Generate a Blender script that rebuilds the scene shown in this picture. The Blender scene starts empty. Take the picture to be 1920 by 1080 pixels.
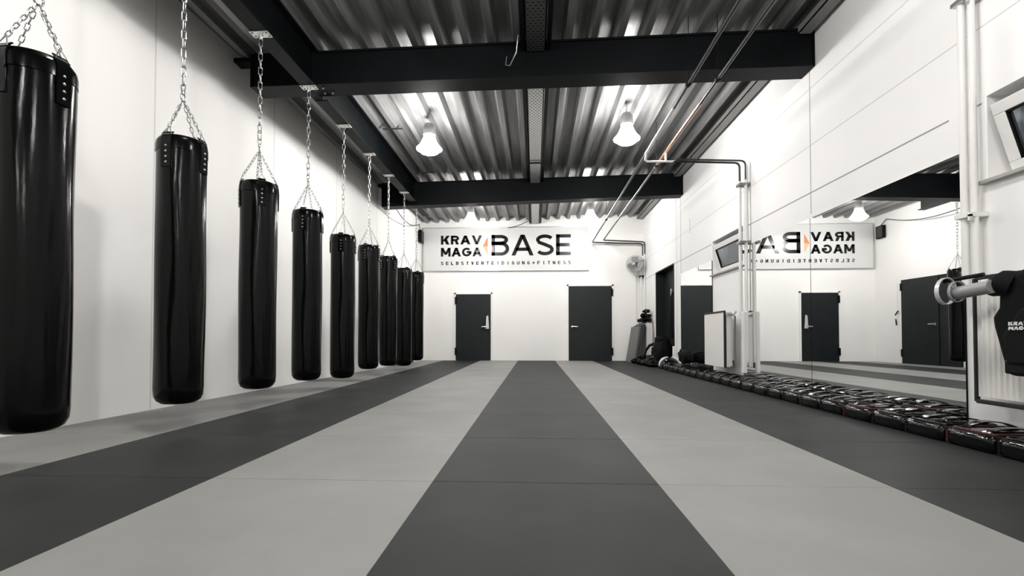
import bpy, math, random
from mathutils import Vector, Matrix
R=math.radians; PI=math.pi
S=bpy.context.scene; C=S.collection
random.seed(7)

# ---------------------------------------------------------------- camera, world, exposure
F=900.0; PITCH=R(-1.2)
cd=bpy.data.cameras.new('camera'); cam=bpy.data.objects.new('camera',cd); C.objects.link(cam)
cd.sensor_fit='HORIZONTAL'; cd.sensor_width=36; cd.lens=36*F/1920
cd.shift_y=(631+F*math.tan(PITCH)-540)/1920
cd.clip_start=.05; cd.clip_end=100
cam.location=(0,0,.65); cam.rotation_euler=(R(90)-PITCH,0,R(2.73))
S.camera=cam
S.view_settings.view_transform='Standard'; S.view_settings.look='None'
S.view_settings.gamma=1; S.view_settings.use_curve_mapping=False
S.view_settings.exposure=0.8
w=bpy.data.worlds.new('dusk'); S.world=w; w.use_nodes=True
w.node_tree.nodes['Background'].inputs[0].default_value=(.16,.19,.24,1)
w.node_tree.nodes['Background'].inputs[1].default_value=.6
LAMP_STRENGTH=80.0          # emission of the lit lamp bells

# ---------------------------------------------------------------- materials
def mat(name,col,rough=.5,metal=0,coat=0,noise=None,bump=None,emit=None,trans=0,spec=None):
    m=bpy.data.materials.new(name); m.use_nodes=True; nt=m.node_tree; b=nt.nodes['Principled BSDF']
    b.inputs['Base Color'].default_value=(*col,1); b.inputs['Roughness'].default_value=rough
    b.inputs['Metallic'].default_value=metal; b.inputs['Coat Weight'].default_value=coat
    b.inputs['Coat Roughness'].default_value=.12
    b.inputs['Transmission Weight'].default_value=trans
    if spec is not None: b.inputs['Specular IOR Level'].default_value=spec
    if emit: b.inputs['Emission Color'].default_value=(*emit[0],1); b.inputs['Emission Strength'].default_value=emit[1]
    if noise or bump:
        tc=nt.nodes.new('ShaderNodeTexCoord')
    if noise:   # (scale, col2, (lo,hi), vector scale)
        mp=nt.nodes.new('ShaderNodeMapping'); mp.inputs['Scale'].default_value=noise[3] if len(noise)>3 else (1,1,1)
        n=nt.nodes.new('ShaderNodeTexNoise'); n.inputs['Scale'].default_value=noise[0]; n.inputs['Detail'].default_value=5
        r=nt.nodes.new('ShaderNodeValToRGB')
        r.color_ramp.elements[0].position=noise[2][0]; r.color_ramp.elements[1].position=noise[2][1]
        r.color_ramp.elements[0].color=(*col,1); r.color_ramp.elements[1].color=(*noise[1],1)
        nt.links.new(tc.outputs['Object'],mp.inputs[0]); nt.links.new(mp.outputs[0],n.inputs['Vector'])
        nt.links.new(n.outputs['Fac'],r.inputs[0]); nt.links.new(r.outputs[0],b.inputs['Base Color'])
    if bump:    # (scale, strength, distance, vector scale)
        mp=nt.nodes.new('ShaderNodeMapping'); mp.inputs['Scale'].default_value=bump[3] if len(bump)>3 else (1,1,1)
        n=nt.nodes.new('ShaderNodeTexNoise'); n.inputs['Scale'].default_value=bump[0]; n.inputs['Detail'].default_value=4
        bp=nt.nodes.new('ShaderNodeBump'); bp.inputs['Strength'].default_value=bump[1]; bp.inputs['Distance'].default_value=bump[2]
        nt.links.new(tc.outputs['Object'],mp.inputs[0]); nt.links.new(mp.outputs[0],n.inputs['Vector'])
        nt.links.new(n.outputs['Fac'],bp.inputs['Height']); nt.links.new(bp.outputs[0],b.inputs['Normal'])
    return m
WALL=mat('white_wall_paint',(.88,.872,.85),.7,noise=(1.1,(.85,.84,.82),(.35,.75)),bump=(60,.15,.002))
WALLC=mat('white_concrete_panel',(.88,.875,.865),.6,noise=(.9,(.85,.845,.83),(.35,.75)),bump=(45,.12,.002))
GROOVE=mat('panel_joint',(.33,.33,.32),.8)
DARKMAT=mat('dark_grey_foam_mat',(.0145,.016,.016),.62,spec=.3,noise=(2.2,(.027,.0285,.028),(.45,.8)),bump=(260,.25,.0008))
LIGHTMAT=mat('light_grey_foam_mat',(.235,.236,.224),.6,spec=.35,noise=(1.8,(.29,.288,.272),(.4,.8)),bump=(260,.25,.0008))
SLAB=mat('floor_screed',(.10,.10,.10),.8)
STEEL_BLACK=mat('black_painted_steel',(.003,.004,.0046),.5,spec=.1,noise=(2,(.005,.006,.007),(.4,.7)))
DOORM=mat('anthracite_door_paint',(.009,.012,.0135),.45,spec=.25,noise=(3,(.012,.015,.0165),(.45,.75)))
DECK=mat('galvanised_deck',(.27,.27,.267),.42,.5,noise=(3,(.14,.14,.14),(.35,.7),(6,.35,6)),bump=(8,.1,.004,(3,.3,3)))
GALV=mat('galvanised_steel',(.62,.62,.60),.35,.8)
CHROME=mat('bright_zinc_chain',(.46,.46,.45),.3,1)
VINYL=mat('glossy_black_vinyl',(.0018,.0022,.0022),.16,0,0,spec=.15,bump=(5,.35,.012,(1.6,1.6,.35)))
VINYL2=mat('black_pad_vinyl',(.002,.0022,.0024),.12,0,0,spec=.42,bump=(14,.5,.012))
STRAPM=mat('black_webbing',(.003,.003,.0033),.5,spec=.2,bump=(200,.3,.001))
REDM=mat('red_piping',(.05,.005,.004),.4)
BLACKFAB=mat('black_fabric',(.004,.005,.005),.8,spec=.15,bump=(40,.4,.004))
FOAMBLACK=mat('black_foam_guard',(.012,.012,.012),.75)
PIPEW=mat('white_pipe_paint',(.80,.79,.77),.4)
PIPED=mat('dark_steel_pipe',(.06,.06,.058),.35,.6)
COPPER=mat('copper_pipe',(.55,.33,.22),.3,.85)
RADM=mat('white_radiator_enamel',(.80,.79,.76),.38)
GREYPL=mat('grey_pale_channel',(.2,.2,.19),.5)
BOARD=mat('sign_board_white',(.66,.66,.65),.3,spec=.3)
INK=mat('gloss_black_lettering',(.008,.008,.008),.2,spec=.3)
ORANGE=mat('orange_chevron',(.62,.25,.09),.5,spec=.15); ORANGE2=mat('pale_orange_chevron',(.72,.44,.28),.5,spec=.15)
WHITE=mat('white_print',(.85,.85,.85),.5)
MIRROR=mat('mirror_silver',(.90,.91,.905),.0,1)
GLASS=mat('window_glass',(.45,.5,.56),.03,0,0,trans=.9)
ALU=mat('brushed_aluminium',(.6,.6,.59),.35,.9)
TUBEG=mat('grey_vinyl_tube',(.28,.28,.29),.35)
SILVERM=mat('silver_strap',(.62,.62,.62),.3,.35)
GREYMAT=mat('grey_foam_board',(.17,.175,.17),.6); DGREYMAT=mat('charcoal_foam_board',(.04,.043,.045),.6)
SILL=mat('window_sill_grey',(.36,.35,.33),.5)
LAMPG=mat('lamp_glow',(1,1,1),.4,emit=((1,.978,.958),LAMP_STRENGTH))
HOUS=mat('lamp_housing_grey',(.30,.30,.30),.4,.5)
BROWN=mat('brown_timber',(.30,.13,.05),.6)
REFL=mat('red_cable',(.16,.05,.045),.5)
# perforated tray: rows of punched slots as a procedural pattern in object space
def perf(name,base,hole):
    m=mat(name,base,.4,.6); nt=m.node_tree; b=nt.nodes['Principled BSDF']
    tc=nt.nodes.new('ShaderNodeTexCoord'); br=nt.nodes.new('ShaderNodeTexBrick')
    br.inputs['Scale'].default_value=1; br.inputs['Brick Width'].default_value=.05; br.inputs['Row Height'].default_value=.042
    br.inputs['Mortar Size'].default_value=.012; br.inputs['Color1'].default_value=(*hole,1); br.inputs['Color2'].default_value=(*hole,1)
    br.inputs['Mortar'].default_value=(*base,1)
    nt.links.new(tc.outputs['Object'],br.inputs['Vector']); nt.links.new(br.outputs['Color'],b.inputs['Base Color'])
    return m
PERF=perf('perforated_tray',(.60,.60,.58),(.06,.06,.06)); PERF_SHADE=perf('shaded_perforated_tray',(.10,.10,.10),(.012,.012,.012))  # second copy of the tray metal, darkened for the shade of the unlit bay

# ---------------------------------------------------------------- mesh helpers
class M:
    def __init__(s): s.v=[]; s.f=[]; s.mi=[]; s.cur=0
    def add(s,vs,fs):
        o=len(s.v); s.v+= [tuple(v) for v in vs]; s.f+=[tuple(i+o for i in f) for f in fs]; s.mi+=[s.cur]*len(fs); return s
    def box(s,x0,x1,y0,y1,z0,z1):
        return s.hexa([(x0,y0,z0),(x1,y0,z0),(x1,y1,z0),(x0,y1,z0),(x0,y0,z1),(x1,y0,z1),(x1,y1,z1),(x0,y1,z1)])
    def hexa(s,p): return s.add(p,[(3,2,1,0),(4,5,6,7),(0,1,5,4),(1,2,6,5),(2,3,7,6),(3,0,4,7)])
    def prism(s,poly,d):       # poly: list of 3D pts, d: extrusion vector
        n=len(poly); d=Vector(d)
        vs=[Vector(p) for p in poly]+[Vector(p)+d for p in poly]
        fs=[tuple(range(n))[::-1],tuple(range(n,2*n))]+[(i,(i+1)%n,n+(i+1)%n,n+i) for i in range(n)]
        return s.add(vs,fs)
    def tube(s,pts,r,seg=8,closed=False):
        pts=[Vector(p) for p in pts]; n=len(pts); rs=r if isinstance(r,(list,tuple)) else [r]*n
        T=[]
        for i in range(n):
            a=pts[(i-1)%n] if (closed or i>0) else pts[i]; b=pts[(i+1)%n] if (closed or i<n-1) else pts[i]
            T.append((b-a).normalized())
        up=Vector((0,0,1)) if abs(T[0].z)<.9 else Vector((1,0,0))
        N=T[0].cross(up).normalized(); vs=[]
        for i in range(n):
            if i: 
                N=(N-T[i]*N.dot(T[i])); N=N.normalized() if N.length>1e-6 else T[i].orthogonal().normalized()
            B=T[i].cross(N)
            for k in range(seg):
                a=2*PI*k/seg; vs.append(pts[i]+(N*math.cos(a)+B*math.sin(a))*rs[i])
        fs=[]
        for i in range(n if closed else n-1):
            j=(i+1)%n
            for k in range(seg):
                l=(k+1)%seg; fs.append((i*seg+k,i*seg+l,j*seg+l,j*seg+k))
        if not closed: fs+= [tuple(range(seg))[::-1],tuple(range((n-1)*seg,n*seg))]
        return s.add(vs,fs)
    def lathe(s,prof,c=(0,0,0),seg=32,axis='Z'):
        vs=[]; fs=[]; n=len(prof)
        for (r,z) in prof:
            for k in range(seg):
                a=2*PI*k/seg; p=(r*math.cos(a),r*math.sin(a),z)
                if axis=='Y': p=(p[0],p[2],p[1])
                if axis=='X': p=(p[2],p[0],p[1])
                vs.append((p[0]+c[0],p[1]+c[1],p[2]+c[2]))
        for i in range(n-1):
            for k in range(seg):
                l=(k+1)%seg; f=(i*seg+k,i*seg+l,(i+1)*seg+l,(i+1)*seg+k); fs.append(f[::-1] if axis=='Y' else f)
        if prof[0][0]>1e-5: fs.append(tuple(range(seg))[::-1])
        if prof[-1][0]>1e-5: fs.append(tuple(range((n-1)*seg,n*seg)))
        return s.add(vs,fs)
    def sphere(s,c,r,seg=20,rings=12):
        r=(r,r,r) if not isinstance(r,(tuple,list)) else r
        o=len(s.v); s.lathe([(max(math.sin(PI*i/rings),1e-4),-math.cos(PI*i/rings)) for i in range(rings+1)],seg=seg)
        for i in range(o,len(s.v)):
            v=s.v[i]; s.v[i]=(c[0]+v[0]*r[0],c[1]+v[1]*r[1],c[2]+v[2]*r[2])
        return s
    def xf(s,mt): s.v=[tuple(mt@Vector(v)) for v in s.v]; return s
    def mesh(s,name,mats,smooth=None,bevel=None):
        me=bpy.data.meshes.new(name); me.from_pydata(s.v,[],s.f)
        for m in (mats if isinstance(mats,(list,tuple)) else [mats]): me.materials.append(m)
        for p,i in zip(me.polygons,s.mi): p.material_index=i
        if smooth is not None:
            me.polygons.foreach_set('use_smooth',[True]*len(me.polygons)); me.set_sharp_from_angle(angle=R(smooth))
        me.validate(); me.update(); return me
    def obj(s,name,mats,parent=None,smooth=None,bevel=None,sub=0):
        o=bpy.data.objects.new(name,s.mesh(name,mats,smooth)); C.objects.link(o)
        if parent: o.parent=parent
        if bevel:
            b=o.modifiers.new('bevel','BEVEL'); b.width=bevel; b.segments=3; b.limit_method='ANGLE'; b.angle_limit=R(40)
        if sub:
            b=o.modifiers.new('sub','SUBSURF'); b.levels=sub; b.render_levels=sub
        return o
def tag(o,label,cat,group=None):
    o['label']=label; o['category']=cat
    if group: o['group']=group
    return o
def thing(name,label,cat,loc=(0,0,0),rz=0,group=None):
    o=bpy.data.objects.new(name,None); o.empty_display_size=.1; C.objects.link(o); o.location=loc; o.rotation_euler=(0,0,rz)
    return tag(o,label,cat,group)
def struct(name,m,mats,smooth=None,bevel=None):
    o=m.obj(name,mats,None,smooth,bevel); o['kind']='structure'; return o
def copy_tree(o,parent=None):
    c=o.copy(); C.objects.link(c)
    if parent: c.parent=parent
    for ch in list(o.children): copy_tree(ch,c)
    return c
def link_pts(c,d,side,L,W):     # closed stadium loop of one chain link
    pts=[]; d=d.normalized(); side=side.normalized()
    for i in range(12):
        a=2*PI*i/12; x=math.cos(a)*W/2; y=math.sin(a)*W/2+(L-W)/2*(1 if math.sin(a)>=0 else -1)
        pts.append(c+side*x+d*y)
    return pts
def chain(m,a,b,L,W,r,seg=5):
    a=Vector(a); b=Vector(b); d=b-a; n=max(2,round(d.length/(L-2*r-.001))); st=d/n
    s1=d.normalized().orthogonal(); s2=d.normalized().cross(s1)
    if abs(d.normalized().z)>.95: s1=Vector((1,.15,0)).normalized(); s2=d.normalized().cross(s1)
    for i in range(n): m.tube(link_pts(a+st*(i+.5),d,s1 if i%2 else s2,L,W),r,seg,True)
    return m
def LW(y): return -3.10-(13.0-y)*.034      # the long left wall drifts outward towards the camera
RW=2.92; BY=13.02; NEAR=-8.4
def DZ(x): return 3.82+.018*x             # underside of the roof deck
# lettering built from strokes: each glyph in a unit-high box, t = stroke width
def arc(cx,cy,rx,ry,a0,a1,n=14): return [(cx+rx*math.cos(R(a0+(a1-a0)*i/n)),cy+ry*math.sin(R(a0+(a1-a0)*i/n))) for i in range(n+1)]
def glyph(ch,w,t):
    h=t/2; V=lambda x:('q',[(x,0),(x+t,0),(x+t,1),(x,1)]); B=lambda y,x0,x1:('q',[(x0,y),(x1,y),(x1,y+t),(x0,y+t)])
    def D(x0,y0,x1,y1,k=1.12): q=t*k; return ('q',[(x0,y0),(x0+q,y0),(x1+q,y1),(x1,y1)])
    q=t*1.12; m=w/2
    if ch=='K': return [V(0),D(t*.6,.36,w-q*1.15,1,1.3),D(w-q*1.25,0,w*.32,.60,1.3)]
    if ch=='R': return [V(0),('r',[(0,1-h),(w*.55,1-h)]+arc(w*.55,.69,w*.45-h,.31-h,90,-90)+[(0,.38+h)]),D(w-q*1.05,0,w*.45,.42,1.15)]
    if ch=='A': return [D(0,0,m-q/2,1),D(w-q,0,m-q/2,1),B(.22,w*.2,w*.8)]
    if ch=='V': return [D(m-q/2,0,0,1),D(m-q/2,0,w-q,1)]
    if ch=='M': return [V(0),V(w-t),D(m-q/2,.22,0,1),D(m-q/2,.22,w-q,1)]
    if ch=='N': return [V(0),V(w-t),D(w-q,0,0,1)]
    if ch=='E': return [V(0),B(0,0,w),B(1-t,0,w),B(.5-h,0,w*.94)]
    if ch=='F': return [V(0),B(1-t,0,w),B(.5-h,0,w*.92)]
    if ch=='L': return [V(0),B(0,0,w)]
    if ch=='T': return [V(m-h),B(1-t,0,w)]
    if ch=='I': return [V(m-h)]
    if ch=='+': return [('q',[(m-h,.15),(m+h,.15),(m+h,.85),(m-h,.85)]),B(.5-h,0,w)]
    if ch=='B': return [V(0),('r',[(0,1-h),(w*.52,1-h)]+arc(w*.52,.76,w*.42-h,.24-h,90,-90)+[(0,.52+h)]),('r',[(0,.52+h-.02),(w*.55,.52+h-.02)]+arc(w*.55,(.52+t-.02)/2,w*.45-h,(.52+t-.02)/2-h,90,-90)+[(0,h)])]
    if ch=='D': return [V(0),('r',[(0,1-h),(w*.4,1-h)]+arc(w*.4,.5,w*.6-h,.5-h,90,-90)+[(0,h)])]
    if ch=='U': return [('r',[(h,1),(h,.35)]+arc(m,.35,m-h,.35-h,180,360)+[(w-h,1)])]
    if ch=='G': return [('r',arc(m,.5,m-h,.5-h,42,330,24)+[(w-h,.30),(w-h,.5)]),B(.5-h,m,w)]
    if ch=='S': return [('r',arc(m,.74,m-h,.26-h,25,205,14)[:-2]+[(m-(m-h)*.80,.62),(m,.52),(m+(m-h)*.80,.40)]+arc(m,.27,m-h,.27-h,20,-155,14))]
    return []
WD=dict(K=.86,R=.80,A=1.0,V=1.0,M=1.02,G=1.0,B=.80,S=.80,E=.66,L=.58,T=.72,I=.34,D=.85,U=.8,N=.85,F=.62)
WD['+']=.6
def text_mesh(txt,bbox,depth,t,gap=.14,fixed=None):
    X0,X1,Z0,Z1,Y=bbox; H=Z1-Z0; W=[fixed or WD[c] for c in txt]; tot=sum(W)+gap*(len(txt)-1); k=(X1-X0)/(tot*H)
    m=M(); x=0
    def P(u,v): return (X0+(x+u)*k*H,Y,Z0+v*H)
    for c,w in zip(txt,W):
        for kind,pts in glyph(c,w,t):
            if kind=='q':
                ar=sum(pts[i][0]*pts[(i+1)%4][1]-pts[(i+1)%4][0]*pts[i][1] for i in range(4))
                if ar<0: pts=pts[::-1]
                m.prism([P(*p) for p in pts][::-1],(0,-depth,0))
            else:
                n=len(pts); L=[];Rr=[]
                for i in range(n):
                    a=Vector(pts[max(i-1,0)]); b=Vector(pts[min(i+1,n-1)]); d=(b-a).normalized(); nn=Vector((-d.y,d.x))*t/2
                    L.append((pts[i][0]+nn.x,pts[i][1]+nn.y)); Rr.append((pts[i][0]-nn.x,pts[i][1]-nn.y))
                for i in range(n-1):
                    m.prism([P(*p) for p in (Rr[i],Rr[i+1],L[i+1],L[i])][::-1],(0,-depth,0))
        x+=w+gap
    return m

# ---------------------------------------------------------------- setting: floor, walls, deck
struct('floor',M().box(-3.9,3.4,NEAR-.1,13.2,-.14,-.04),SLAB)
struct('trim_1',M().box(2.542,RW,-.7,13.01,-.04,0),DARKMAT)                      # rubber strip under the pads
struct('wall_left',M().hexa([(LW(NEAR)-.2,NEAR,-.1),(LW(NEAR),NEAR,-.1),(LW(BY),BY,-.1),(LW(BY)-.2,BY,-.1),
      (LW(NEAR)-.2,NEAR,4.1),(LW(NEAR),NEAR,4.1),(LW(BY),BY,4.1),(LW(BY)-.2,BY,4.1)]),WALL)
for i,y in enumerate((4.1,5.95,7.75,9.6)):
    struct('trim_%d'%(i+2),M().hexa([(LW(y)-.004,y,0),(LW(y)+.0015,y,0),(LW(y+.012)+.0015,y+.012,0),(LW(y)-.004,y+.012,0),
      (LW(y)-.004,y,3.8),(LW(y)+.0015,y,3.8),(LW(y+.012)+.0015,y+.012,3.8),(LW(y)-.004,y+.012,3.8)]),mat('soft_joint',(.66,.65,.63),.8))
struct('wall_back',M().box(-3.5,3.3,BY,BY+.2,-.1,4.1),WALL)
struct('wall_near',M().box(-3.9,3.3,NEAR-.2,NEAR,-.1,4.1),WALL)
# right wall, pieced round two window openings and a doorway
WIN=[(2.02,3.215,1.655,2.205),(6.86,8.015,1.655,2.205)]; OP=(10.2,11.7,0,2.18)
m=M(); X0,X1=RW,RW+.28
ys=sorted({NEAR,BY+.1,WIN[0][0],WIN[0][1],WIN[1][0],WIN[1][1],OP[0],OP[1]})
for a,b in zip(ys[:-1],ys[1:]):
    hole=None
    for h in WIN+[OP]:
        if abs(h[0]-a)<1e-6: hole=h
    if hole:
        if hole[2]>0: m.box(X0,X1,a,b,-.1,hole[2])
        m.box(X0,X1,a,b,hole[3],4.1)
    else: m.box(X0,X1,a,b,-.1,4.1)
struct('wall_right',m,WALLC)
m=M(); mf=M()
for z in (2.172,2.675,3.28):
    for a,b in ((-1,.5),(.5,5.19),(5.2,9.72),(9.73,BY)):
        if z<2.2:
            for p,q in ((NEAR,1.98),(3.25,3.33),(3.50,6.82),(8.06,10.15),(11.75,BY)):
                a2,b2=max(a,p),min(b,q)
                if b2>a2: m.box(RW-.0015,RW+.002,a2,b2,z-.006,z+.006)
        else: mf.box(RW-.0015,RW+.002,a,b,z-.0035,z+.0035)
for y in (.5,5.19,9.72): m.box(RW-.0015,RW+.002,y,y+.01,1.95,3.5)
for y in (9.72,10.02): m.box(RW-.0015,RW+.002,y,y+.008,0,3.5)
struct('trim_7',m,GROOVE)
struct('trim_9',mf,mat('faint_panel_joint',(.6,.6,.59),.8))
# roof deck: trapezoidal ribs running the length of the hall
m=M(); pitch=.275; x=-3.8; prof=[]
while x<3.3:
    for dx,dz in ((0,0),(.07,0),(.105,.1),(.24,.1)): prof.append((x+dx,DZ(x+dx)+dz))
    x+=pitch
n=len(prof); vs=[(p[0],NEAR-.1,p[1]) for p in prof]+[(p[0],BY+.1,p[1]) for p in prof]
m.add(vs,[(i,n+i,n+i+1,i+1) for i in range(n-1)])
m.add([(-3.9,NEAR-.2,4.12),(3.4,NEAR-.2,4.12),(3.4,BY+.2,4.12),(-3.9,BY+.2,4.12)],[(0,1,2,3)])
struct('ceiling',m,DECK)

# floor mats, 1 x .93 m, one object each
rows=[.285-.933]+[.285+.933*k for k in range(15)]
rows=[r for r in rows if r<12.9]+[13.01]
cols=[(-3.45,-2.5,LIGHTMAT,'light grey','stripe along the left wall'),(-2.5,-1.48,DARKMAT,'dark grey','stripe nearest the punching bags'),
      (-1.48,-.458,LIGHTMAT,'light grey','stripe left of centre'),(-.458,.542,DARKMAT,'dark grey','centre stripe'),
      (.542,1.542,LIGHTMAT,'light grey','stripe right of centre'),(1.542,2.54,DARKMAT,'dark grey','stripe beside the kick shields')]
ordn=['first','second','third','fourth','fifth','sixth','seventh','eighth','ninth','tenth','eleventh','twelfth','thirteenth','fourteenth','fifteenth','sixteenth']
for ci,(a,b,mt,cn,where) in enumerate(cols):
    base=None; nr=len(rows)-1
    for k in range(nr-1,-1,-1):
        y0,y1=rows[k],rows[k+1]; g=.0012+ (.0016 if (k*5+ci*3)%4==0 else 0)
        mm=M()
        if ci==0: mm.prism([(LW(y0)+.002,y0+g,-.04),(b-.0008,y0+g,-.04),(b-.0008,y1-g,-.04),(LW(y1)+.002,y1-g,-.04)],(0,0,.04))
        else: mm.box(a+.0008,b-.0008,y0+g,y1-g,-.04,0)
        o=mm.obj('floor_mat',mt,bevel=.0015)
        pos='at the back wall' if k==nr-1 else ordn[nr-1-k]+' from the back wall'
        tag(o,f'{cn} foam floor mat, {where}, {pos}','floor mat','foam floor mats')

# ---------------------------------------------------------------- steel
def ibeam_x(name,y0,y1,xl,xr,zb,label):         # zb: function x -> underside
    t=thing(name,label,'ceiling beam',((xl+xr)/2,(y0+y1)/2,0)); off=Matrix.Translation(-Vector(t.location))
    def slab(a,b,f0,f1): return M().hexa([(xl,a,f0(xl)),(xr,a,f0(xr)),(xr,b,f0(xr)),(xl,b,f0(xl)),(xl,a,f1(xl)),(xr,a,f1(xr)),(xr,b,f1(xr)),(xl,b,f1(xl))]).xf(off)
    top=lambda x:DZ(x)-.001
    slab(y0,y1,zb,lambda x:zb(x)+.022).obj('bottom_flange',STEEL_BLACK,t)
    slab(y0,y1,lambda x:top(x)-.022,top).obj('top_flange',STEEL_BLACK,t)
    slab(y0+.02,y1-.02,lambda x:zb(x)+.021,lambda x:top(x)-.021).obj('web',STEEL_BLACK,t)
    M().box(xl-.006,xl+.014,y0,y1,zb(xl),top(xl)).xf(off).obj('end_plate',STEEL_BLACK,t)
    M().box(xr-.014,xr+.0,y0,y1,zb(xr),top(xr)).xf(off).obj('end_plate',STEEL_BLACK,t)
    yc=(y0+y1)/2
    M().box(LW(yc)+.01,xl-.004,y0+.06,y1-.06,top(xl)-.05,top(xl)-.003).xf(off).obj('bearing_bracket',STEEL_BLACK,t)
    return t
ibeam_x('roof_beam',5.08,5.34,-3.12,2.915,lambda x:3.432+.012*x,'black steel beam crossing the whole hall nearest the camera')
ibeam_x('roof_beam',9.54,9.78,-3.10,2.915,lambda x:3.363+.027*x,'black steel beam crossing the hall in front of the banner wall')
ibeam_x('roof_beam',.62,.88,-3.12,2.915,lambda x:3.44+.01*x,'black steel beam overhead just past the camera, outside the picture')
ibeam_x('roof_beam',-3.9,-3.64,-3.12,2.915,lambda x:3.44+.01*x,'black steel beam overhead behind the camera')
def rail(y0,y1,label):
    t=thing('bag_rail',label,'ceiling beam',(-2.44,y0,0)); z0=3.35; z1=DZ(-2.44)-.002; h=.075
    L=y1-y0
    M().box(-h,h,0,L,z0,z0+.014).obj('bottom_flange',STEEL_BLACK,t)
    M().box(-.006,.006,0,L,z0+.013,z1-.013).obj('web',STEEL_BLACK,t)
    M().box(-h,h,0,L,z1-.014,z1).obj('top_flange',STEEL_BLACK,t)
rail(.90,5.078,'black steel rail over the left bags, section nearest the camera')
rail(5.342,9.538,'black steel rail carrying bags between the two roof beams')
rail(9.782,10.62,'short black steel rail section by the banner wall')
def purlin(y0,y1,label):
    t=thing('roof_channel',label,'roof channel',(2.82,y0,0)); L=y1-y0
    m=M(); z0=3.80; 
    m.box(-.08,.05,0,L,z0,z0+.012); m.box(-.08,-.07,0,L,z0,z0+.075); m.box(.02,.05,.0,L,z0+.01,z0+.03)
    m.obj('channel',GREYPL,t); M().box(-.075,.06,-.006,0,z0-.02,z0+.10).obj('end_plate',GREYPL,t)
purlin(.90,5.07,'pale grey roof channel above the right wall, nearer section')
purlin(5.35,9.53,'pale grey roof channel over the mirror wall between both beams')
purlin(9.79,12.97,'pale grey roof channel near the back right corner')
# dark edge trim under the deck, at the right wall
def tray(y0,y1,mt,label,zt):
    t=thing('cable_tray',label,'cable tray',(0.01,y0,0)); L=y1-y0
    M().box(-.16,-.115,0,L,zt+.02,DZ(0)+.0).obj('side_rail',STEEL_BLACK,t)
    M().box(.12,.165,0,L,zt+.02,DZ(0)+.0).obj('side_rail',STEEL_BLACK,t)
    m=M(); m.box(-.10,.10,0,L,zt,zt+.006); m.box(-.10,-.095,0,L,zt,zt+.05); m.box(.095,.10,0,L,zt,zt+.05)
    m.obj('perforated_channel',mt,t)
    return t
t=tray(.90,5.075,PERF_SHADE,'perforated cable tray darkened for shade under the roof, in front of the nearer beam',3.70)
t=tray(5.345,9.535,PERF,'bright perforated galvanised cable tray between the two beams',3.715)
M().box(-.10,.10,3.0,3.03,3.68,3.70).obj('joint_strap',STEEL_BLACK,t)
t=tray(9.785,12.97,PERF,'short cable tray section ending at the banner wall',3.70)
# thin cable dangling from the tray
def sag(a,b,drop,n=14):
    a=Vector(a); b=Vector(b); return [a.lerp(b,i/n)-Vector((0,0,drop*4*(i/n)*(1-i/n))) for i in range(n+1)]
tag(M().tube([(-.17,4.9,3.77),(-.19,4.92,3.6),(-.26,5.02,3.52),(-.31,5.08,3.56),(-.30,5.09,3.66)],.006,6).obj('hanging_cable',GALV,smooth=60),'short grey cable dangling beside the shade-darkened perforated tray','cable')
tag(M().tube(sag((-.12,12.6,3.72),(-.72,12.96,3.60),.03),.009,6).obj('tray_cable',FOAMBLACK,smooth=60),'black cable running from the tray down to the banner top','cable')
tag(M().tube(sag((-2.9,9.86,3.33),(-3.05,12.5,3.62),.16)+[Vector((-3.08,12.75,3.5))],.009,6).obj('speaker_cable',FOAMBLACK,smooth=60),'black cable sagging from the far beam to the corner speaker','cable')
tag(M().tube(sag((-2.62,.95,3.74),(-2.72,5.05,3.66),.03),.012,6).obj('ceiling_cable',GREYPL,smooth=60),'pale cable running along the roof beside the bag rail','cable')
for (x,y,lb) in ((-2.135,7.07,'short dark clip strip on the deck left of the nearer left lamp'),(-2.035,9.0,'short dark clip strip on the deck just before the far beam')):
    tag(M().box(x-.15,x+.15,y-.015,y+.015,DZ(x)-.012,DZ(x)+.0).obj('deck_clip',FOAMBLACK),lb,'clip','clip strips under the deck')

# ---------------------------------------------------------------- lamps
def make_lamp(loc,label):
    t=thing('high_bay_lamp',label,'ceiling lamp',loc,0,'high bay lamps')
    q=(loc[0]+3.8)%.275; top=DZ(loc[0])-loc[2]+(.098 if .09<q<.26 else 0)+.004
    m=M(); chain(m,(0,0,.40),(0,0,top),.035,.02,.0028); m.obj('hanging_chain',GALV,t,60)
    M().tube([(.0,0,.36),(.01,0,.39),(0,0,.41),(-.01,0,.39),(0,0,.36)],.004,6).obj('hook',GALV,t,60)
    M().lathe([(.0,.365),(.03,.363),(.062,.35),(.082,.31),(.088,.25),(.088,.19),(.075,.175)],seg=28).obj('housing',HOUS,t,40)
    M().lathe([(.070,.18),(.085,.15),(.11,.09),(.145,.035),(.178,0),(.182,-.012),(.165,-.02),(.12,-.06),(.06,-.085),(0.0005,-.09)],seg=32).obj('lamp_glass',LAMPG,t,60)
    return t
LY=(11.15,6.78,2.3,-2.1)
make_lamp((-1.507,6.75,3.34),'lit high bay lamp hanging left of the cable tray, nearer pair')
make_lamp((1.291,6.75,3.43),'lit high bay lamp hanging right of the cable tray, nearer pair')
make_lamp((-1.497,11.15,3.35),'lit high bay lamp above the left half of the banner')
make_lamp((1.289,11.15,3.38),'lit high bay lamp at the right end of the banner')
for x in (-1.486,1.262):  # unseen lamp pairs added to brighten the near end of the hall
    for y,wd in ((2.35,'front'),(-2.05,'middle'),(-6.4,'rear')):
        make_lamp((x,y,3.38),'lit high bay lamp added for light in the '+(wd)+' of the hall outside the picture, '+('left' if x<0 else 'right')+' side')

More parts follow.
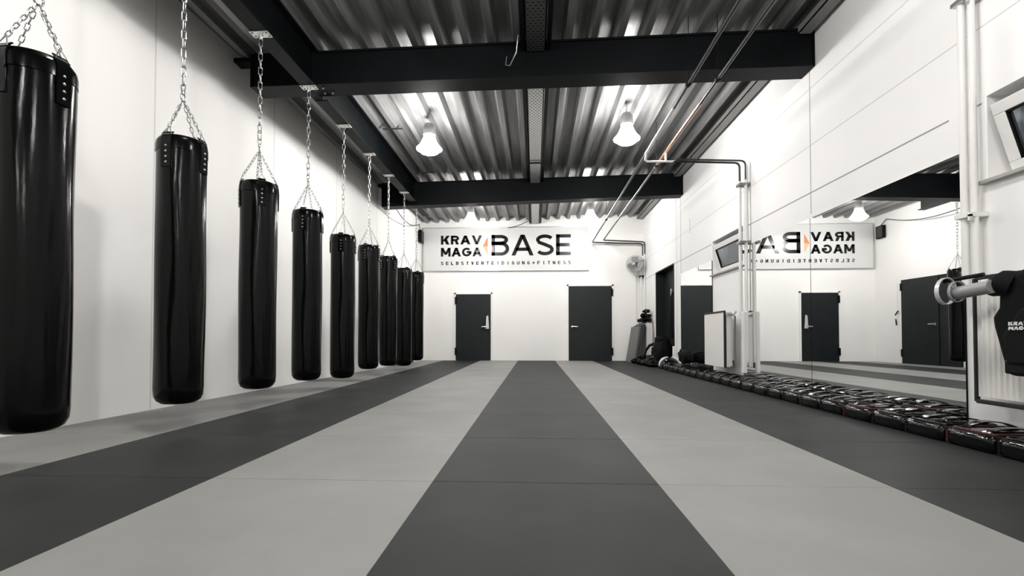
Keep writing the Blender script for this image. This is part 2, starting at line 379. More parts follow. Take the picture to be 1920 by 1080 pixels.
# ---------------------------------------------------------------- punching bags
BR=.149; BH=1.815
def bag_body():
    m=M(); seg=48; prof=[(.0005,.0),(.05,.001),(.10,.008),(.128,.028),(.145,.06),(BR,.11)]
    N=40
    for i in range(1,N): prof.append((BR,.11+(BH-.19)*i/N))
    prof+=[(BR,BH-.08),(.150,BH-.05),(.143,BH-.02),(.132,BH-.004),(.12,BH-.006),(.115,BH-.02),(.05,BH-.026),(.0005,BH-.026)]
    m.lathe(prof,seg=seg)
    for i,(x,y,z) in enumerate(m.v):
        a=math.atan2(y,x); r=math.hypot(x,y)
        if r>.1 and .05<z<BH-.06:
            k=1+.018*math.sin(2*a+z*2.3)*math.sin(z*3.1+1)+.012*math.sin(5*a+z*5)+.008*math.sin(9*a+z*2)*max(0,(z-1.1))
            m.v[i]=(x*k,y*k,z)
    return m
def make_bag():
    t=thing('punching_bag','','punching bag'); 
    bag_body().obj('bag_body',VINYL,t,50)
    ring=M(); ring.lathe([(.143,BH-.105),(.1535,BH-.10),(.1535,BH-.055),(.149,BH-.03),(.143,BH-.03)],seg=48); ring.obj('top_band',VINYL,t,50)
    apex=Vector((0,0,BH+.29))
    for q in range(4):
        a=PI/2*q; ca,sa=math.cos(a),math.sin(a); rm=Matrix.Rotation(a,4,'Z')
        m=M(); w=.032
        zs=[(.130,BH+.012),(.143,BH-.002),(.155,BH-.035),(.1585,BH-.09),(.1575,BH-.16),(.1565,BH-.23)]
        vs=[];fs=[]
        for r,z in zs:
            for s in (-w,w): vs.append((r,s,z)); vs.append((r-.010,s,z-.001))
        n=len(zs)
        for i in range(n-1):
            b=i*4; c=b+4
            fs+=[(b,b+2,c+2,c),(b+1,c+1,c+3,b+3),(b,c,c+1,b+1),(b+2,b+3,c+3,c+2)]
        fs+=[(0,1,3,2),((n-1)*4,(n-1)*4+2,(n-1)*4+3,(n-1)*4+1)]
        m.add(vs,fs); m.xf(rm); st=m.obj('strap',VINYL,t,50)
        for k in range(4):
            mm=M(); mm.lathe([(.0075,0),(.0068,.003),(.004,.005),(.0005,.0058)],seg=10)
            mm.xf(rm@Matrix.Translation((.1575-.0003*k,0,BH-.09-.037*k))@Matrix.Rotation(PI/2,4,'Y')); mm.obj('rivet',CHROME,st,60)
        # triangular ring and chain up to the swivel
        rg=M(); P=rm@Vector((.128,0,BH+.05)); A=rm@Vector((.149,-.034,BH-.012)); B=rm@Vector((.149,.034,BH-.012))
        rg.tube([A,A.lerp(P,.5),P,B.lerp(P,.5),B,A.lerp(B,.5)],.0032,6,True); rg.obj('triangle_ring',CHROME,t,60)
        ch=M(); chain(ch,P-Vector((0,0,.006)),apex+(P-apex)*.06,.038,.018,.0027,5); ch.obj('bag_chain',CHROME,t,60)
    sw=M(); sw.tube(link_pts(apex+Vector((0,0,.012)),Vector((0,0,1)),Vector((1,0,0)),.05,.045),.005,6,True)
    sw.lathe([(.004,0),(.012,.003),(.013,.02),(.010,.026),(.004,.028)],(0,0,apex.z+.035),14)
    sw.tube(link_pts(apex+Vector((0,0,.085)),Vector((0,0,1)),Vector((0,1,0)),.045,.03),.0045,6,True)
    sw.obj('swivel',CHROME,t,60)
    cb=M(); cb.tube(link_pts(apex+Vector((0,0,.14)),Vector((0,0,1)),Vector((.7,.7,0)),.085,.036),.0048,6,True); cb.obj('carabiner',CHROME,t,60)
    return t
bag0=make_bag(); APEX=BH+.29+.175
blabs=['glossy black punching bag nearest the camera, cut by the left edge','tall black punching bag second from the camera along the left wall',
 'black punching bag hanging just before the nearer roof beam, third from camera','black punching bag hanging at the nearer roof beam, fourth from camera',
 'low hung black punching bag in the middle of the row, fifth from camera','black punching bag sixth from camera, its strap rivets facing out',
 'black punching bag partly behind the sixth, seventh from camera','low hung black punching bag last but one before the banner wall','last black punching bag, closest to the banner wall']
BAGS=[(2.215,.188,-25),(3.189,.19,-18),(4.115,.191,19),(5.03,.182,-13),(5.984,.123,-8),(6.938,.173,-22),(7.873,.163,-50),(8.826,.105,20),(9.758,.158,5)]
for i,(y,z,a) in enumerate(BAGS):
    o=bag0 if i==0 else copy_tree(bag0)
    o.location=(-2.44,y,z); o.rotation_euler=(R(.35*math.sin(i*2)),0,R(a-70)) if i else (0,0,R(a-70))
    o.rotation_euler[0]=0
    tag(o,blabs[i],'punching bag','punching bags on the rail')
    zt=3.35; pz=3.35
    m=M(); chain(m,(0,0,APEX-.01),(0,0,pz-.045-z),.074,.030,.0042,6); c=m.obj('suspension_chain',CHROME,o,60)
    mt=thing('chain_mount','silver bolted plate under the rail, holding '+['the bag nearest the camera','the second bag from the camera','the third bag, before the nearer beam','the fourth bag, at the nearer beam','the fifth bag','the sixth bag','the seventh bag','the eighth bag','the last bag'][i],'chain mount',(-2.44,y,pz),0,'chain mounts on the rail')
    M().box(-.085,.085,-.045,.045,-.009,-.0005).obj('plate',GALV,mt,bevel=.003)
    for sx in (-1,1):
        for sy in (-1,1): M().lathe([(.0115,-.009),(.0115,-.017),(.0005,-.019)][::-1],(sx*.064,sy*.027,0),6).obj('bolt',CHROME,mt)
    M().tube([(-.014,0,-.009),(-.018,0,-.028),(-.012,0,-.043),(0,0,-.05),(.012,0,-.043),(.018,0,-.028),(.014,0,-.009)],.0045,6).obj('eye',CHROME,mt,60)
for k,(dx,dy) in enumerate(((-2.33,5.14),(-2.36,5.25),(-2.27,5.25))):
    tag(M().lathe([(.0005,-.022),(.014,-.018),(.014,0)],(dx,dy,3.432+.012*dx),6).obj('beam_bolt',CHROME),['bolt head under nearer beam, beside the fourth bag mount','left bolt of the lower pair under the nearer beam','right bolt of the lower pair under the nearer beam'][k],'bolt','bolts under the nearer beam')

# ---------------------------------------------------------------- banner sign
sg=thing('wall_sign','wide white banner board with black KRAV MAGA BASE lettering','sign',(-.79,12.97,2.45)); inv=Matrix.Translation(-Vector(sg.location))
M().box(-3.03,1.435,12.955,13.015,2.453,3.608).xf(inv).obj('board',BOARD,sg)
Yf=12.955
fm=M()
for b in ((-3.05,1.455,2.438,2.455),(-3.05,1.455,3.606,3.623),(-3.05,-3.028,2.453,3.608),(1.433,1.455,2.453,3.608)): fm.box(b[0],b[1],12.945,13.016,b[2],b[3])
fm.xf(inv).obj('frame',ALU,sg)
for tx,bb,t_,gp,fx in (('KRAV',(-2.56,-1.437,3.158,3.402),.24,.12,None),('MAGA',(-2.56,-1.437,2.83,3.070),.24,.10,None),('BASE',(-1.177,.971,2.845,3.41),.16,.10,None),
                    ('SELBSTVERTEIDIGUNG+FITNESS',(-2.56,.97,2.60,2.690),.18,.56,.60)):
    text_mesh(tx,(*bb,Yf-.0005),.004,t_,gp,fx).xf(inv).obj('lettering',INK,sg)
M().prism([(-1.415,Yf,3.105),(-1.275,Yf,3.36),(-1.275,Yf,3.105)],(0,-.004,0)).xf(inv).obj('chevron',ORANGE,sg)
M().prism([(-1.415,Yf,3.105),(-1.275,Yf,3.105),(-1.275,Yf,2.85)],(0,-.004,0)).xf(inv).obj('chevron',ORANGE2,sg)

# ---------------------------------------------------------------- doors on the back wall
def back_door(n,x0,x1,zt,hinge_right):
    d=M().box(x0,x1,12.975,13.019,.004,zt).obj('door_%d'%n,DOORM,bevel=.004); d['kind']='structure'
    f=M(); f.box(x0-.045,x0-.004,12.985,13.019,0,zt+.045); f.box(x1+.004,x1+.045,12.985,13.019,0,zt+.045); f.box(x0-.045,x1+.045,12.985,13.019,zt+.004,zt+.045)
    f.obj('door_frame',WALL,d)
    hx=x1 if hinge_right else x0
    for z in (.25,zt-.17): M().box(hx-.025,hx+.03,12.955,13.01,z-.10,z+.10).obj('hinge',STEEL_BLACK,d)
    lx=x0+.11 if hinge_right else x1-.11; s=1 if hinge_right else -1
    h=M(); h.lathe([(.03,-.045),(.03,-.055),(.012,-.06),(.012,-.09)][::-1],(lx-.02*s,13.02,.915),14,'Y')
    h.tube([(lx-.02*s,12.905,.915),(lx+.05*s,12.902,.915),(lx+.13*s,12.908,.91)],.018,8)
    h.obj('door_handle',ALU,d,50)
    return d
back_door(1,-2.15,-1.20,1.80,False)
back_door(2,.911,2.063,2.007,True)
h=tag(M().prism([(-1.31,12.93,1.2),(-1.26,12.93,1.22),(-1.235,12.93,.86),(-1.33,12.93,.86)],(0,-.03,0)).obj('door_key_pouch',SILVERM,bevel=.008),'small silver pouch hanging on the left back door handle','pouch')
M().tube([(-1.295,12.915,1.2),(-1.28,12.90,1.27),(-1.27,12.915,1.2)],.004,6).obj('loop',FOAMBLACK,h)
# dark double door on the left wall (seen in the mirrors)
def on_left(y): return LW(y)
d=M().hexa([(LW(10.55)+.002,10.55,.004),(LW(10.55)+.045,10.55,.004),(LW(12.1)+.045,12.1,.004),(LW(12.1)+.002,12.1,.004),
            (LW(10.55)+.002,10.55,2.02),(LW(10.55)+.045,10.55,2.02),(LW(12.1)+.045,12.1,2.02),(LW(12.1)+.002,12.1,2.02)]).obj('door_3',DOORM); d['kind']='structure'
M().box(LW(11.05)+.03,LW(11.05)+.055,11.045,11.06,.01,2.0).obj('door_gap',STEEL_BLACK,d)
M().tube([(LW(11.1)+.09,11.12,.93),(LW(11.1)+.09,11.3,.93)],.014,8).obj('door_handle',ALU,d,50)
M().box(LW(11.1)+.04,LW(11.1)+.085,11.10,11.13,.90,.96).obj('handle_rose',ALU,d)
for z in (.25,1.85): M().box(LW(12.1)+.01,LW(12.1)+.06,12.08,12.12,z-.09,z+.09).obj('hinge',STEEL_BLACK,d)
sp=thing('wall_speaker','small dark wall speaker in the corner left of the banner','speaker',(LW(12.85),12.7,3.33))
M().box(.02,.10,-.13,.13,-.16,.16).obj('cabinet',STEEL_BLACK,sp,bevel=.01)
M().box(.098,.106,-.11,.11,-.14,.14).obj('grille',mat('speaker_grille',(.05,.05,.05),.7),sp); M().box(-.0,.03,-.03,.03,-.03,.03).obj('bracket',GALV,sp)
cl=thing('door_clutter','black cords with white grips hanging beside the left wall door','cord',(LW(12.25)+.02,12.25,1.2))
M().tube([(0,0,.75),(.01,0,.3),(.015,0,.0),(.01,.02,-.25)],.006,6).obj('cord',WHITE,cl)
M().tube([(.02,-.05,.08),(.03,.04,-.02)],.016,8).obj('grip',FOAMBLACK,cl); M().tube([(.02,.03,-.12),(.03,.0,-.27)],.016,8).obj('grip',FOAMBLACK,cl)

# ---------------------------------------------------------------- mirrors, windows, doorway on the right wall
def mirror(y0,y1,label):
    t=thing('wall_mirror',label,'mirror',(RW-.012,y0,.02),0,'wall mirrors'); L=y1-y0
    M().box(0,.0105,.0015,L-.0015,0,1.882).obj('glass',MIRROR,t)
    for a in (-.001,L-.001): M().box(-.0006,.0105,a,a+.002,0,1.882).obj('edge_strip',STEEL_BLACK,t)
mirror(3.39,5.195,'large wall mirror nearer the camera, right of the seam')
mirror(5.20,6.85,'large wall mirror left of the seam, beside the far radiator')
mirror(8.02,9.715,'far wall mirror between the far window and the doorway')
def window(n,y0,y1,z0,z1):
    f=M(); xb=RW+.16; t_=.05
    f.box(xb,xb+.07,y0,y1,z0,z0+t_); f.box(xb,xb+.07,y0,y1,z1-t_,z1); f.box(xb,xb+.07,y0,y0+t_,z0+t_,z1-t_); f.box(xb,xb+.07,y1-t_,y1,z0+t_,z1-t_)
    w_=f.obj('window_%d'%n,PIPEW); w_['kind']='structure'
    # sash hinged at the bottom and tilted into the room
    sh=M(); h=z1-z0-.09; a0,a1=y0+.045,y1-.045; e=.075
    sh.box(-.05,0,a0,a1,0,e); sh.box(-.05,0,a0,a1,h-e,h); sh.box(-.05,0,a0,a0+e,e,h-e); sh.box(-.05,0,a1-e,a1,e,h-e)
    T=Matrix.Translation((xb-.005,0,z0+.04))@Matrix.Rotation(R(-17),4,'Y')
    s_=sh.xf(T).obj('sash',PIPEW,w_,bevel=.006)
    M().box(-.032,-.024,a0+e-.01,a1-e+.01,e-.01,h-e+.01).xf(T).obj('pane',GLASS,s_)
    gk=M(); g=.014
    for q in ((a0+e,a1-e,e,e+g),(a0+e,a1-e,h-e-g,h-e),(a0+e,a0+e+g,e,h-e),(a1-e-g,a1-e,e,h-e)): gk.box(-.046,-.012,q[0],q[1],q[2],q[3])
    gk.xf(T).obj('gasket',STEEL_BLACK,s_)
    M().box(RW-.045,RW+.17,y0-.03,y1+.03,z0-.022,z0-.001).obj('window_sill',SILL,w_)
    m=M(); m.tube([(RW+.04,(y0+y1)/2-.1,z1-.05),(RW+.155,(y0+y1)/2-.1,z1-.02)],.006,6).obj('stay_arm',ALU,w_)
    # panel closing the opening, given the dim colour of dusk outside
    M().box(RW+.235,RW+.24,y0,y1,z0,z1).obj('outer_panel',mat('outer_dusk_panel',(.16,.19,.23),.5),w_)
for i,(a,b,c,e) in enumerate(WIN): window(i+1,a,b,c,e)
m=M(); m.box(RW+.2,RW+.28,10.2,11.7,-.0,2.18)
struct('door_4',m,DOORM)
m=M(); 
m.box(RW-.012,RW+.2,11.68,11.705,0,2.19); m.box(RW-.012,RW+.2,10.195,10.22,0,2.19); m.box(RW-.012,RW+.2,10.195,11.705,2.165,2.19)
struct('trim_8',m,DOORM)

# ---------------------------------------------------------------- pipes
def rnd(pts,r,n=5):     # round the corners of a polyline
    pts=[Vector(p) for p in pts]; out=[pts[0]]
    for a,b,c in zip(pts[:-2],pts[1:-1],pts[2:]):
        u=(a-b).normalized()*r; v=(c-b).normalized()*r
        for i in range(n+1):
            t=i/n; out.append((b+u)*(1-t)**2+b*2*t*(1-t)+(b+v)*t*t)
    return out+[pts[-1]]
p=thing('heating_pipe','dark steel ceiling pipe, left one of the long pair','pipe',(1.5,5,3.165))
inv=Matrix.Translation(-Vector(p.location))
M().tube(rnd([(1.53,NEAR+.3,3.165),(1.53,12.86,3.165),(2.86,12.86,3.12),(2.86,12.86,2.8)],.07),.018,10).xf(inv).obj('pipe_run',[PIPED],p,50)
M().tube([(1.53,5.3,3.165),(1.53,6.62,3.165)],.0195,10).xf(inv).obj('lit_section',PIPEW,p,50)['label']='section whitened for lamplight'  # lamplight on this stretch put in as a white sleeve
M().tube([(1.53,4.78,3.165),(1.53,4.82,3.165)],.03,10).xf(inv).obj('clamp',STEEL_BLACK,p,50); M().tube([(1.53,4.8,3.205),(1.53,4.8,DZ(1.5))],.004,6).xf(inv).obj('hanger_rod',STEEL_BLACK,p)
M().tube([(1.53,10.3,3.165),(1.53,10.34,3.165)],.03,10).xf(inv).obj('clamp',STEEL_BLACK,p,50); M().tube([(1.53,10.32,3.205),(1.53,10.32,DZ(1.5))],.004,6).xf(inv).obj('hanger_rod',STEEL_BLACK,p)
p=thing('heating_pipe','copper coloured ceiling pipe, right one of the long pair','pipe',(1.79,5,3.205))
inv=Matrix.Translation(-Vector(p.location))
M().tube(rnd([(1.815,NEAR+.3,3.205),(1.815,12.78,3.205),(2.897,12.78,3.15),(2.897,12.78,2.82)],.07),.018,10).xf(inv).obj('pipe_run',PIPED,p,50)
M().tube([(1.815,5.3,3.205),(1.815,7.3,3.205)],.0195,10).xf(inv).obj('copper_section',COPPER,p,50)['label']='bare copper section'
M().tube([(1.815,4.78,3.205),(1.815,4.82,3.205)],.03,10).xf(inv).obj('clamp',STEEL_BLACK,p,50); M().tube([(1.815,4.8,3.18),(1.815,4.8,DZ(1.8))],.004,6).xf(inv).obj('hanger_rod',STEEL_BLACK,p)
M().tube([(1.815,7.18,3.205),(1.815,7.22,3.205)],.03,10).xf(inv).obj('clamp',STEEL_BLACK,p,50); M().tube([(1.815,7.2,3.18),(1.815,7.2,DZ(1.8))],.004,6).xf(inv).obj('hanger_rod',STEEL_BLACK,p)
p=thing('branch_pipe','pipe branch crossing to the mirror wall and down beside the far window','pipe',(2.8,6.7,.16)); inv=Matrix.Translation(-Vector(p.location))
M().tube(rnd([(1.53,6.62,3.15),(1.53,6.70,3.08),(1.93,6.70,3.075)],.05),.015,8).xf(inv).obj('white_elbow',PIPEW,p,50)
M().tube(rnd([(1.815,6.70,3.19),(1.815,6.70,3.08)],.02),.015,8).xf(inv).obj('white_elbow',PIPEW,p,50)
M().tube(rnd([(1.91,6.70,3.075),(2.815,6.70,3.04),(2.815,6.70,2.76)],.07),.015,8).xf(inv).obj('dark_run',PIPED,p,50)
M().tube(rnd([(1.93,6.62,3.075),(2.86,6.62,3.04),(2.86,6.62,2.76)],.07),.013,8).xf(inv).obj('dark_run',PIPED,p,50)
M().tube([(2.815,6.70,2.78),(2.815,6.70,.95)],.021,10).xf(inv).obj('white_downpipe',PIPEW,p,50)
M().tube([(2.86,6.62,2.78),(2.86,6.62,.30)],.021,10).xf(inv).obj('white_downpipe',PIPEW,p,50)
M().tube([(2.875,6.69,2.76),(2.875,6.69,1.0)],.011,8).xf(inv).obj('thin_downpipe',PIPEW,p,50)
for z in (2.72,1.93):
    M().box(2.775,2.918,6.60,6.73,z-.016,z+.016).xf(inv).obj('pipe_clamp',GREYPL,p)
M().box(2.795,2.85,6.59,6.65,.155,.99).xf(inv).obj('pipe_cover',PIPEW,p,bevel=.015)
p=thing('wall_pipes','pair of white downpipes between the near mirror and window','pipe',(2.84,3.3,.2)); inv=Matrix.Translation(-Vector(p.location))
M().tube([(2.835,3.29,3.8),(2.835,3.29,.95)],.022,12).xf(inv).obj('white_downpipe',PIPEW,p,50)
M().tube([(2.85,3.235,3.8),(2.85,3.235,.95)],.020,12).xf(inv).obj('white_downpipe',PIPEW,p,50)
for z in (2.87,1.44):
    M().box(2.80,2.918,3.215,3.33,z-.014,z+.014).xf(inv).obj('pipe_clamp',PIPEW if z<2 else ALU,p)
    M().box(2.80,2.82,3.215,3.23,z-.04,z).xf(inv).obj('clamp_bolt',ALU,p)
p=thing('corner_pipes','thin white pipes going down the back right corner','pipe',(2.8,12.86,.9)); inv=Matrix.Translation(-Vector(p.location))
M().tube([(2.82,12.86,2.8),(2.82,12.86,.85)],.018,8).xf(inv).obj('white_downpipe',PIPEW,p,50)
M().tube([(2.897,12.78,2.84),(2.897,12.78,.85)],.018,8).xf(inv).obj('white_downpipe',PIPEW,p,50)
M().tube([(2.71,13.0,2.30),(2.71,13.0,.3)],.010,8).xf(inv).obj('thin_conduit',PIPEW,p,50)
M().box(2.79,2.91,12.84,13.018,2.68,2.71).xf(inv).obj('pipe_clamp',GALV,p)
M().box(2.79,2.91,12.84,13.018,2.24,2.27).xf(inv).obj('pipe_clamp',STEEL_BLACK,p)

# ---------------------------------------------------------------- fan
f=thing('wall_fan','round chrome caged fan on the wall right of the banner','fan',(2.64,12.70,2.55))
T=Matrix.Rotation(R(-32),4,'Z')@Matrix.Rotation(R(8),4,'X')
m=M()
for r,y in ((.225,0),(.225,-.09),(.20,-.12),(.15,-.135),(.10,-.14),(.05,-.14),(.20,.05),(.12,.07)): m.tube([(r*math.cos(2*PI*k/32),y,r*math.sin(2*PI*k/32)) for k in range(32)],.0035,5,True)
for k in range(28):
    a=2*PI*k/28; c,s=math.cos(a),math.sin(a)
    m.tube([(c*r,y,s*r) for r,y in ((.03,-.14),(.10,-.142),(.16,-.135),(.205,-.12),(.226,-.09),(.226,0),(.20,.05),(.12,.07),(.04,.075))],.0022,4)
m.lathe([(.03,-.15),(.05,-.148),(.055,-.14),(.0005,-.139)][::1],seg=16,axis='Y')
m.xf(T).obj('cage',CHROME,f,60)
for k in range(3):
    b=M(); vs=[]; N=7
    for i in range(N):
        r=.04+.155*i/(N-1); wd=.05+.06*math.sin(PI*i/(N-1)*.8)
        vs+=[(r,-.03-.5*wd*.6,-wd),(r,-.03+.5*wd*.6,wd)]
    n0=len(vs); vs+=[(x,y+.004,z) for x,y,z in vs]
    fs=[]
    for i in range(N-1):
        q=2*i; fs+=[(q,q+1,q+3,q+2),(n0+q,n0+q+2,n0+q+3,n0+q+1),(q,q+2,n0+q+2,n0+q),(q+1,n0+q+1,n0+q+3,q+3)]
    fs+=[(0,n0,n0+1,1),(2*N-2,2*N-1,n0+2*N-1,n0+2*N-2)]
    b.add(vs,fs).xf(T@Matrix.Rotation(2*PI*k/3+.5,4,'Y')).obj('blade',TUBEG,f,60)
M().lathe([(.0005,-.07),(.04,-.06),(.055,-.02),(.06,.05),(.06,.13),(.04,.16),(.0005,.165)],seg=18,axis='Y').xf(T).obj('motor',STEEL_BLACK,f,50)
M().tube([(.05,.14,0),(.10,.22,0),(.16,.30,-.02)],.016,8).obj('bracket',STEEL_BLACK,f,50)
M().box(.12,.21,.28,.315,-.06,.06).obj('wall_plate',STEEL_BLACK,f)
M().tube([(-.03,.1,-.15),(.0,.16,-.27),(.06,.2,-.31),(.12,.24,-.24),(.15,.27,-.05)],.004,6).obj('cord',GREYPL,f,60)

# ---------------------------------------------------------------- radiators
def radiator(label,y0,y1,z0,z1,xf,corr=False,depth=.10):
    t=thing('radiator',label,'radiator',(xf,y0,z0),0,'panel radiators along the right wall'); L=y1-y0; H=z1-z0
    if corr:
        m=M(); prof=[]; n=int(L/.034); 
        for i in range(n+1):
            yy=L*i/n; prof+= [(0,yy-.0085),(0,yy+.0015),(.009,yy+.006),(.009,yy+.019)]
        prof=[(a,min(max(b,0),L)) for a,b in prof]+[(.018,L),(.018,0)]
        m.prism([(a,b,.02) for a,b in prof],(0,0,H-.05)); m.obj('front_panel',RADM,t)
    else: M().box(0,.018,0,L,0,H).obj('front_panel',RADM,t,bevel=.006)
    yb0,yb1=(.0,L+.08) if corr else (.03,L-.03)
    M().box(depth+.03,depth+.045,yb0,yb1,.015,H-.02).obj('rear_panel',RADM,t,bevel=.01)
    m=M(); k=int(L/.05)
    for i in range(k): m.box(.018,depth+.03,.02+i*(L-.04)/k,.024+i*(L-.04)/k,.03,H-.05)
    m.obj('convector_fins',RADM,t)
    m=M(); m.tube([(.06,.02,H-.03),(.06,L-.02,H-.03)],.018,8); m.tube([(.06,.02,.03),(.06,L-.02,.03)],.018,8); m.obj('header_pipe',RADM,t,60)
    M().box(-.01,.012,-.014,L+.0,H-.005,H+.018).obj('edge_guard',FOAMBLACK,t,bevel=.004)['label']='black foam strip along the top edge'
    for yy in (0.2*L,.8*L): M().box(depth+.04,RW-xf-.004,yy-.02,yy+.02,.1,H-.1).obj('wall_bracket',RADM,t)
    return t
t=radiator('white ribbed radiator behind the hanging vest at the right edge',1.60,3.07,.265,1.0,2.70,True,.075)
L=1.47
M().box(-.014,.012,L-.006,L+.010,-.01,.74).obj('edge_guard',FOAMBLACK,t,bevel=.004)
M().box(-.014,.02,-.1,L+.0,-.02,.004).obj('edge_guard',FOAMBLACK,t,bevel=.006)
M().box(.10,.17,L+.0,L+.095,.02,.76).obj('end_cover',RADM,t,bevel=.03)
t=radiator('white flat front radiator below the far window beside the pipes',6.975,7.79,.205,1.003,2.70,False,.075)
M().box(-.012,.02,-.014,.010,0,.79).obj('edge_guard',FOAMBLACK,t,bevel=.004)
M().box(.018,.08,-.0,.012,.01,.77).obj('end_cover',RADM,t,bevel=.003)
M().box(.13,.15,-.02,.0,.05,.74).obj('side_strip',GREYPL,t)
m=M(); m.tube([(.03,-.06,.76),(.10,-.06,.75),(.14,-.05,.80)],.016,8); m.lathe([(.0005,0),(.026,.003),(.026,.07),(.018,.075),(.0005,.076)],(.0,-.06,.765),14,'X'); m.obj('valve',ALU,t,50)
t=radiator('white radiator in the back right corner, gloves piled on top',11.86,12.72,.2,.98,2.72,False,.075)
M().box(0,.14,-.012,.0,.0,.77).obj('end_cover',RADM,t,bevel=.004)

# ---------------------------------------------------------------- vest, tube
v=thing('body_protector','padded black vest hanging over the near radiator at the right edge','vest',(2.56,2.35,.45)); inv=Matrix.Translation(-Vector(v.location))
half=[(2.62,1.005),(2.66,.985),(2.72,.93),(2.752,.88),(2.755,.81),(2.795,.76),(2.785,.70),(2.745,.55),(2.715,.44)]
cy=2.36
pl=[(y,z) for y,z in half]+[(2*cy-y,z) for y,z in half[::-1]]+[(2*cy-2.55,1.01),(cy+.1,.96),(cy-.1,.96)][0:0]
ys_=[p[0] for p in pl]
m=M(); m.prism([(2.53,y,z) for y,z in pl[:9]]+[(2.53,y,z) for y,z in pl[9:]],(.09,0,0)).xf(inv)
o=m.obj('vest_shell',BLACKFAB,v,40,bevel=.03)
def pad(y0,y1,z0,z1,x,d,name,mt,bev=.02): return M().box(x-d,x,y0,y1,z0,z1).xf(inv).obj(name,mt,v,40,bevel=bev)
m=M(); m.prism([(2.535,2.70,.66),(2.535,2.60,.80),(2.535,2.12,.80),(2.535,2.02,.66),(2.535,2.04,.50),(2.535,2.68,.50)],(-.035,0,0)).xf(inv).obj('chest_pad',BLACKFAB,v,40,bevel=.018)
pad(2.0,2.70,.452,.525,2.545,.035,'waist_belt',STRAPM,.01)
m=M(); m.tube([(2.57,2.70,.93),(2.555,2.72,.94),(2.56,2.80,.925),(2.575,2.86,.935)],[.075,.07,.052,.018],14).xf(inv).obj('shoulder_wing',BLACKFAB,v,60)
m=M(); m.tube([(2.57,2.02,.93),(2.555,2.0,.94),(2.56,1.92,.925),(2.575,1.86,.935)],[.075,.07,.052,.018],14).xf(inv).obj('shoulder_wing',BLACKFAB,v,60)
for tx,z0,z1 in (('KRAV',.708,.727),('MAGA',.684,.703)):
    text_mesh(tx,(0,.105,z0,z1,0),.003,.24,.14).xf(inv@Matrix.Translation((2.499,2.655,0))@Matrix.Rotation(R(-90),4,'Z')).obj('print',WHITE,v)
tb=thing('padded_baton','grey padded tube with silver strap loops by the black vest','padded tube',(2.52,2.99,.91)); inv=Matrix.Translation(-Vector(tb.location))
M().tube([(2.49,2.97,.905),(2.49,2.90,.91),(2.50,2.74,.925)],[.036,.037,.037],18).xf(inv).obj('tube',TUBEG,tb,50)
def loop(y,rz,ry,w,col,nm,xx=2.47,zc=.925):
    pts=[]; m=M(); N=28; vs=[];fs=[]
    for k in range(N):
        a=2*PI*k/N; 
        for wv in (-w,w):
            for rr in (1,.94): vs.append((xx+rz*rr*math.cos(a)+.25*wv,y+wv,zc+ry*rr*math.sin(a)))
    for k in range(N):
        b=4*k; c=4*((k+1)%N); fs+=[(b,c,c+2,b+2),(b+1,b+3,c+3,c+1),(b,b+1,c+1,c),(b+2,c+2,c+3,b+3)]
    m.add(vs,fs).xf(inv).obj(nm,col,tb,50)
loop(3.03,.055,.082,.022,SILVERM,'strap_loop',2.49,.925); loop(2.95,.05,.062,.014,TUBEG,'strap_loop',2.49,.915)
M().tube([(2.50,3.06,.985),(2.56,3.0,1.0),(2.60,2.9,1.01)],.012,8).xf(inv).obj('clip',STRAPM,tb,50)

# ---------------------------------------------------------------- kick shields along the mirrors
def make_pad(hand,red):
    t=thing('kick_shield','','kick shield')
    W,L_,H_=.316,.385,.115; m=M(); nx,ny=13,11; vs=[]; fs=[]
    m.box(-L_/2,L_/2,-W/2,W/2,0,H_-.012); m.obj('body',VINYL2,t,40,bevel=.034)
    # raised welt round the upper face
    hw,hl=W/2-.026,L_/2-.028; pts=[]
    for (cx_,cy_,a0) in ((hl-.03,hw-.03,0),(-hl+.03,hw-.03,90),(-hl+.03,-hw+.03,180),(hl-.03,-hw+.03,270)):
        for k in range(5): a=R(a0+k*22.5); pts.append((cx_+.03*math.cos(a),cy_+.03*math.sin(a),H_-.012))
    M().tube(pts,.0085,6,True).obj('piping',REDM if red==2 else VINYL2,t,60)
    # two webbing handles arched along the pad
    for s,hh in hand:
        m=M(); N=12; w=.027; vs=[];fs=[]
        for i in range(N+1):
            u=i/N; x=-.15+.30*u; z=H_-.016+hh*math.sin(PI*u)**.7; yy=s+.012*math.sin(PI*u)
            vs+=[(x,yy-w,z),(x,yy+w,z),(x,yy+w,z+.006),(x,yy-w,z+.006)]
        for i in range(N):
            b=4*i; c=b+4; fs+=[(b,b+1,c+1,c),(b+1,b+2,c+2,c+1),(b+2,b+3,c+3,c+2),(b+3,b,c,c+3)]
        fs+=[(3,2,1,0),(4*N,4*N+1,4*N+2,4*N+3)]
        m.add(vs,fs).obj('handle',VINYL2,t,50)
    M().box(-L_/2-.0025,-L_/2+.02,W/2-.035,W/2-.02,.012,H_-.03).obj('side_tab',REDM if red else STRAPM,t)
    M().box(-.16,.16,-.05,.05,H_-.014,H_-.007).obj('centre_patch',VINYL2,t,bevel=.003)
    return t
protos=[make_pad(((-.07,.035),(.07,.03)),0),make_pad(((-.07,.028),(.065,.045)),2),make_pad(((-.06,.04),(.075,.02)),0),make_pad(((-.075,.02),(.06,.035)),1)]
used=set(); y=1.62; i=0; seq={4:1,7:1,9:3}
nlist=[]
while y<9.5: nlist.append(y); y+=.3255
nn=len(nlist)
def ordinal(k): return (ordn+['seventeenth','eighteenth','nineteenth','twentieth','twenty-first','twenty-second','twenty-third','twenty-fourth','twenty-fifth'])[k]
